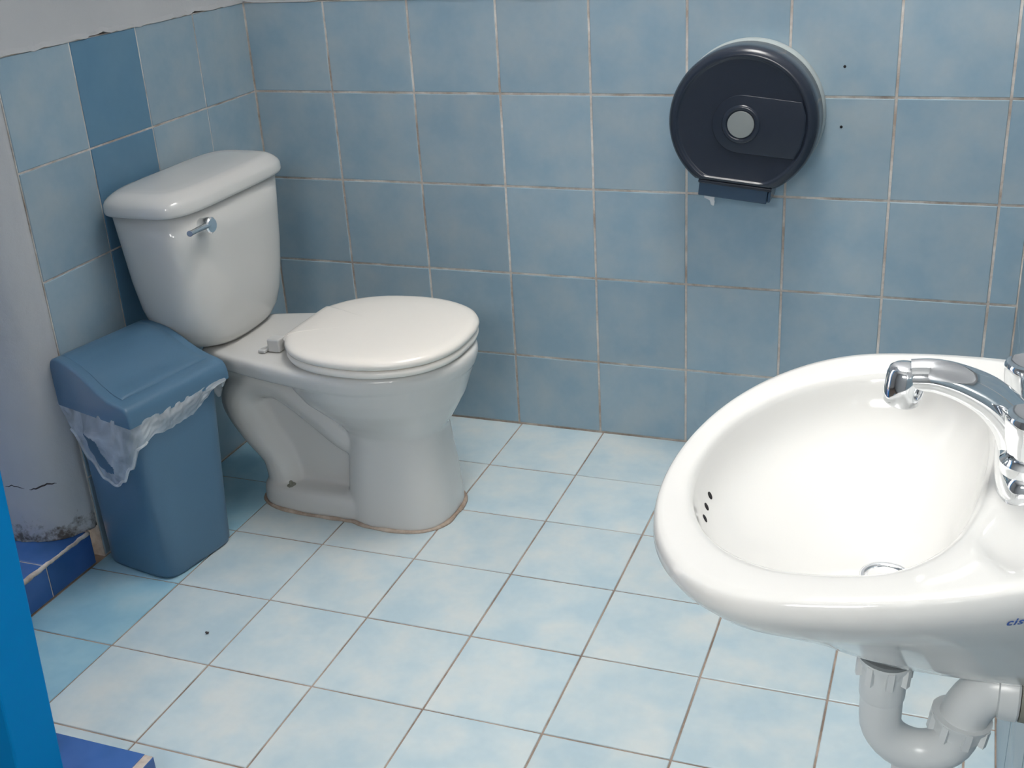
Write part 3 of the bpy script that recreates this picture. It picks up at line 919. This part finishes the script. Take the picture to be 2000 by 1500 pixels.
# spout: broad at the body, arching over the bowl
sp_ = smooth_path([(FX - 0.004, FY - 0.004, FZ + 0.012), (FX - 0.014, FY - 0.005, FZ + 0.036), (FX - 0.032, FY - 0.007, FZ + 0.056), (FX - 0.056, FY - 0.010, FZ + 0.069), (FX - 0.078, FY - 0.013, FZ + 0.075), (FX - 0.096, FY - 0.015, FZ + 0.0745)], 7)
bm = tube(sp_, [0.0185, 0.0175, 0.016, 0.0142, 0.0130, 0.0126], 28, squash=(1.5, 1.2))
spout = obj('spout', bm, 'chrome', fau, sharp=60)
tip = Vector((FX - 0.0985, FY - 0.0152, FZ + 0.083))
obj('spout_nose', lathe(tip, (-0.10, 0, -1), [(0.005, -0.0005), (0.0115, 0.0006), (0.0145, 0.003), (0.0158, 0.008), (0.0162, 0.022), (0.0158, 0.026)], 32), 'chrome', fau, sharp=40)
obj('aerator', lathe(tip + Vector((-0.0024, 0, -0.024)), (-0.10, 0, -1), [(0.0148, 0), (0.0148, 0.008), (0.0135, 0.010), (0.011, 0.0102)], 32), 'chrome', spout, sharp=40)

# ------------------------------------------------------------------ drain trap
PX, PY = 1.503, -1.408
trap = thing('drain_trap', (PX, PY, 0.43), 'white plastic drain trap with a U bend under the washbasin', 'pipe')
obj('washer', lathe((PX, PY, 0.5340), (0.1, 0, 1), [(0.0250, 0), (0.0250, 0.0035)], 36), 'gasket', trap, sharp=40)
def nut(c, ax, r, h, lugs=8):
    c, ax = Vector(c), Vector(ax).normalized()
    bm = lathe(c, ax, [(r * 0.82, 0), (r * 0.93, 0.002), (r * 0.95, h * 0.55), (r * 1.08, h * 0.8), (r * 1.1, h)], 40)
    up = Vector((0, 1, 0)); u = (up - ax * up.dot(ax)).normalized(); w = ax.cross(u)
    for k in range(lugs):
        a = 2 * math.pi * (k + 0.35) / lugs
        d = u * math.cos(a) + w * math.sin(a); t = ax.cross(d)
        p = c + d * r * 0.97
        loft([[p + t * sx * 0.003 + d * sd * 0.004 + ax * z for sx, sd in ((-1, -1), (1, -1), (1, 1), (-1, 1))] for z in (0.001, h * 0.92)], True, True, bm)
    return bm
obj('slip_nut', nut((PX, PY, 0.5115), (0.06, 0, 1), 0.0224, 0.022), 'pvc', trap, sharp=35)
# U bend
zb = 0.466
RB = 0.0345
path = [Vector((PX, PY, 0.535)), Vector((PX, PY, 0.51)), Vector((PX, PY, 0.49))]
for k in range(0, 15):
    a = math.pi + (math.pi * 0.90) * k / 14
    path.append(Vector((PX + RB + RB * math.cos(a), PY + 0.002 * k / 14, zb + RB * math.sin(a))))
path.append(path[-1] + Vector((0.004, 0, 0.016)))
obj('u_bend', tube(path, [0.0193] * 3 + [0.0203] * 4, 28), 'pvc', trap, sharp=60)
obj('tail_collar', lathe((PX, PY, 0.489), (0, 0, 1), [(0.0200, 0), (0.0208, 0.003), (0.0208, 0.034), (0.019, 0.036)], 36), 'pvc', trap, sharp=40)
e = path[-1]
obj('union_nut', nut(e + Vector((-0.003, 0, -0.010)), (0.16, 0, 1), 0.0246, 0.020), 'pvc', trap, sharp=35)
# elbow to the wall
ep = [e, e + Vector((0.002, 0, 0.012)), e + Vector((0.008, 0.0, 0.027)), e + Vector((0.019, 0.001, 0.041)), e + Vector((0.031, 0.001, 0.047)), e + Vector((XR - 0.001 - e.x, 0.002, 0.049))]
obj('elbow', tube(smooth_path(ep, 6), 0.0215, 28), 'pvc', trap, sharp=60)
obj('wall_collar', lathe((e.x + 0.0265, PY + 0.002, e.z + 0.0470), (1, 0, 0), [(0.0222, 0), (0.0275, 0.001), (0.0282, 0.006), (0.0282, 0.016), (0.0265, 0.018)], 36), 'pvc', trap, sharp=40)
o = obj('wall_sleeve', lathe((e.x + 0.0452, PY + 0.002, e.z + 0.0470), (1, 0, 0), [(0.0275, 0), (0.0275, XR - 0.001 - e.x - 0.0452)], 36), 'rust', trap, sharp=40)
tag(o, 'dull grey wall sleeve')
obj('cleanout_cap', lathe((PX + RB, PY, zb - RB - 0.034), (0, 0, 1), [(0.020, 0), (0.0205, 0.004), (0.0205, 0.016), (0.016, 0.022)], 28), 'pvc', trap, sharp=40)

# ------------------------------------------------------------------ specks on the floor
def crumb(x, y, r, label):
    bm = bmesh.new()
    bmesh.ops.create_icosphere(bm, subdivisions=2, radius=1)
    for v in bm.verts:
        n = 0.6 + 0.7 * noise.noise(v.co * 2.1 + Vector((x * 9, y * 9, 0)))
        v.co = Vector((x + v.co.x * r * n, y + v.co.y * r * 0.8 * n, max(0.0002, 0.0022 + v.co.z * r * 0.5 * n)))
    o = obj('dirt_crumb', bm, 'dirt', None, True, origin=(x, y, 0))
    tag(o, label, 'dirt')
crumb(0.3527, -0.9381, 0.0052, 'dark crumb of dirt on a floor tile in front of the bin')
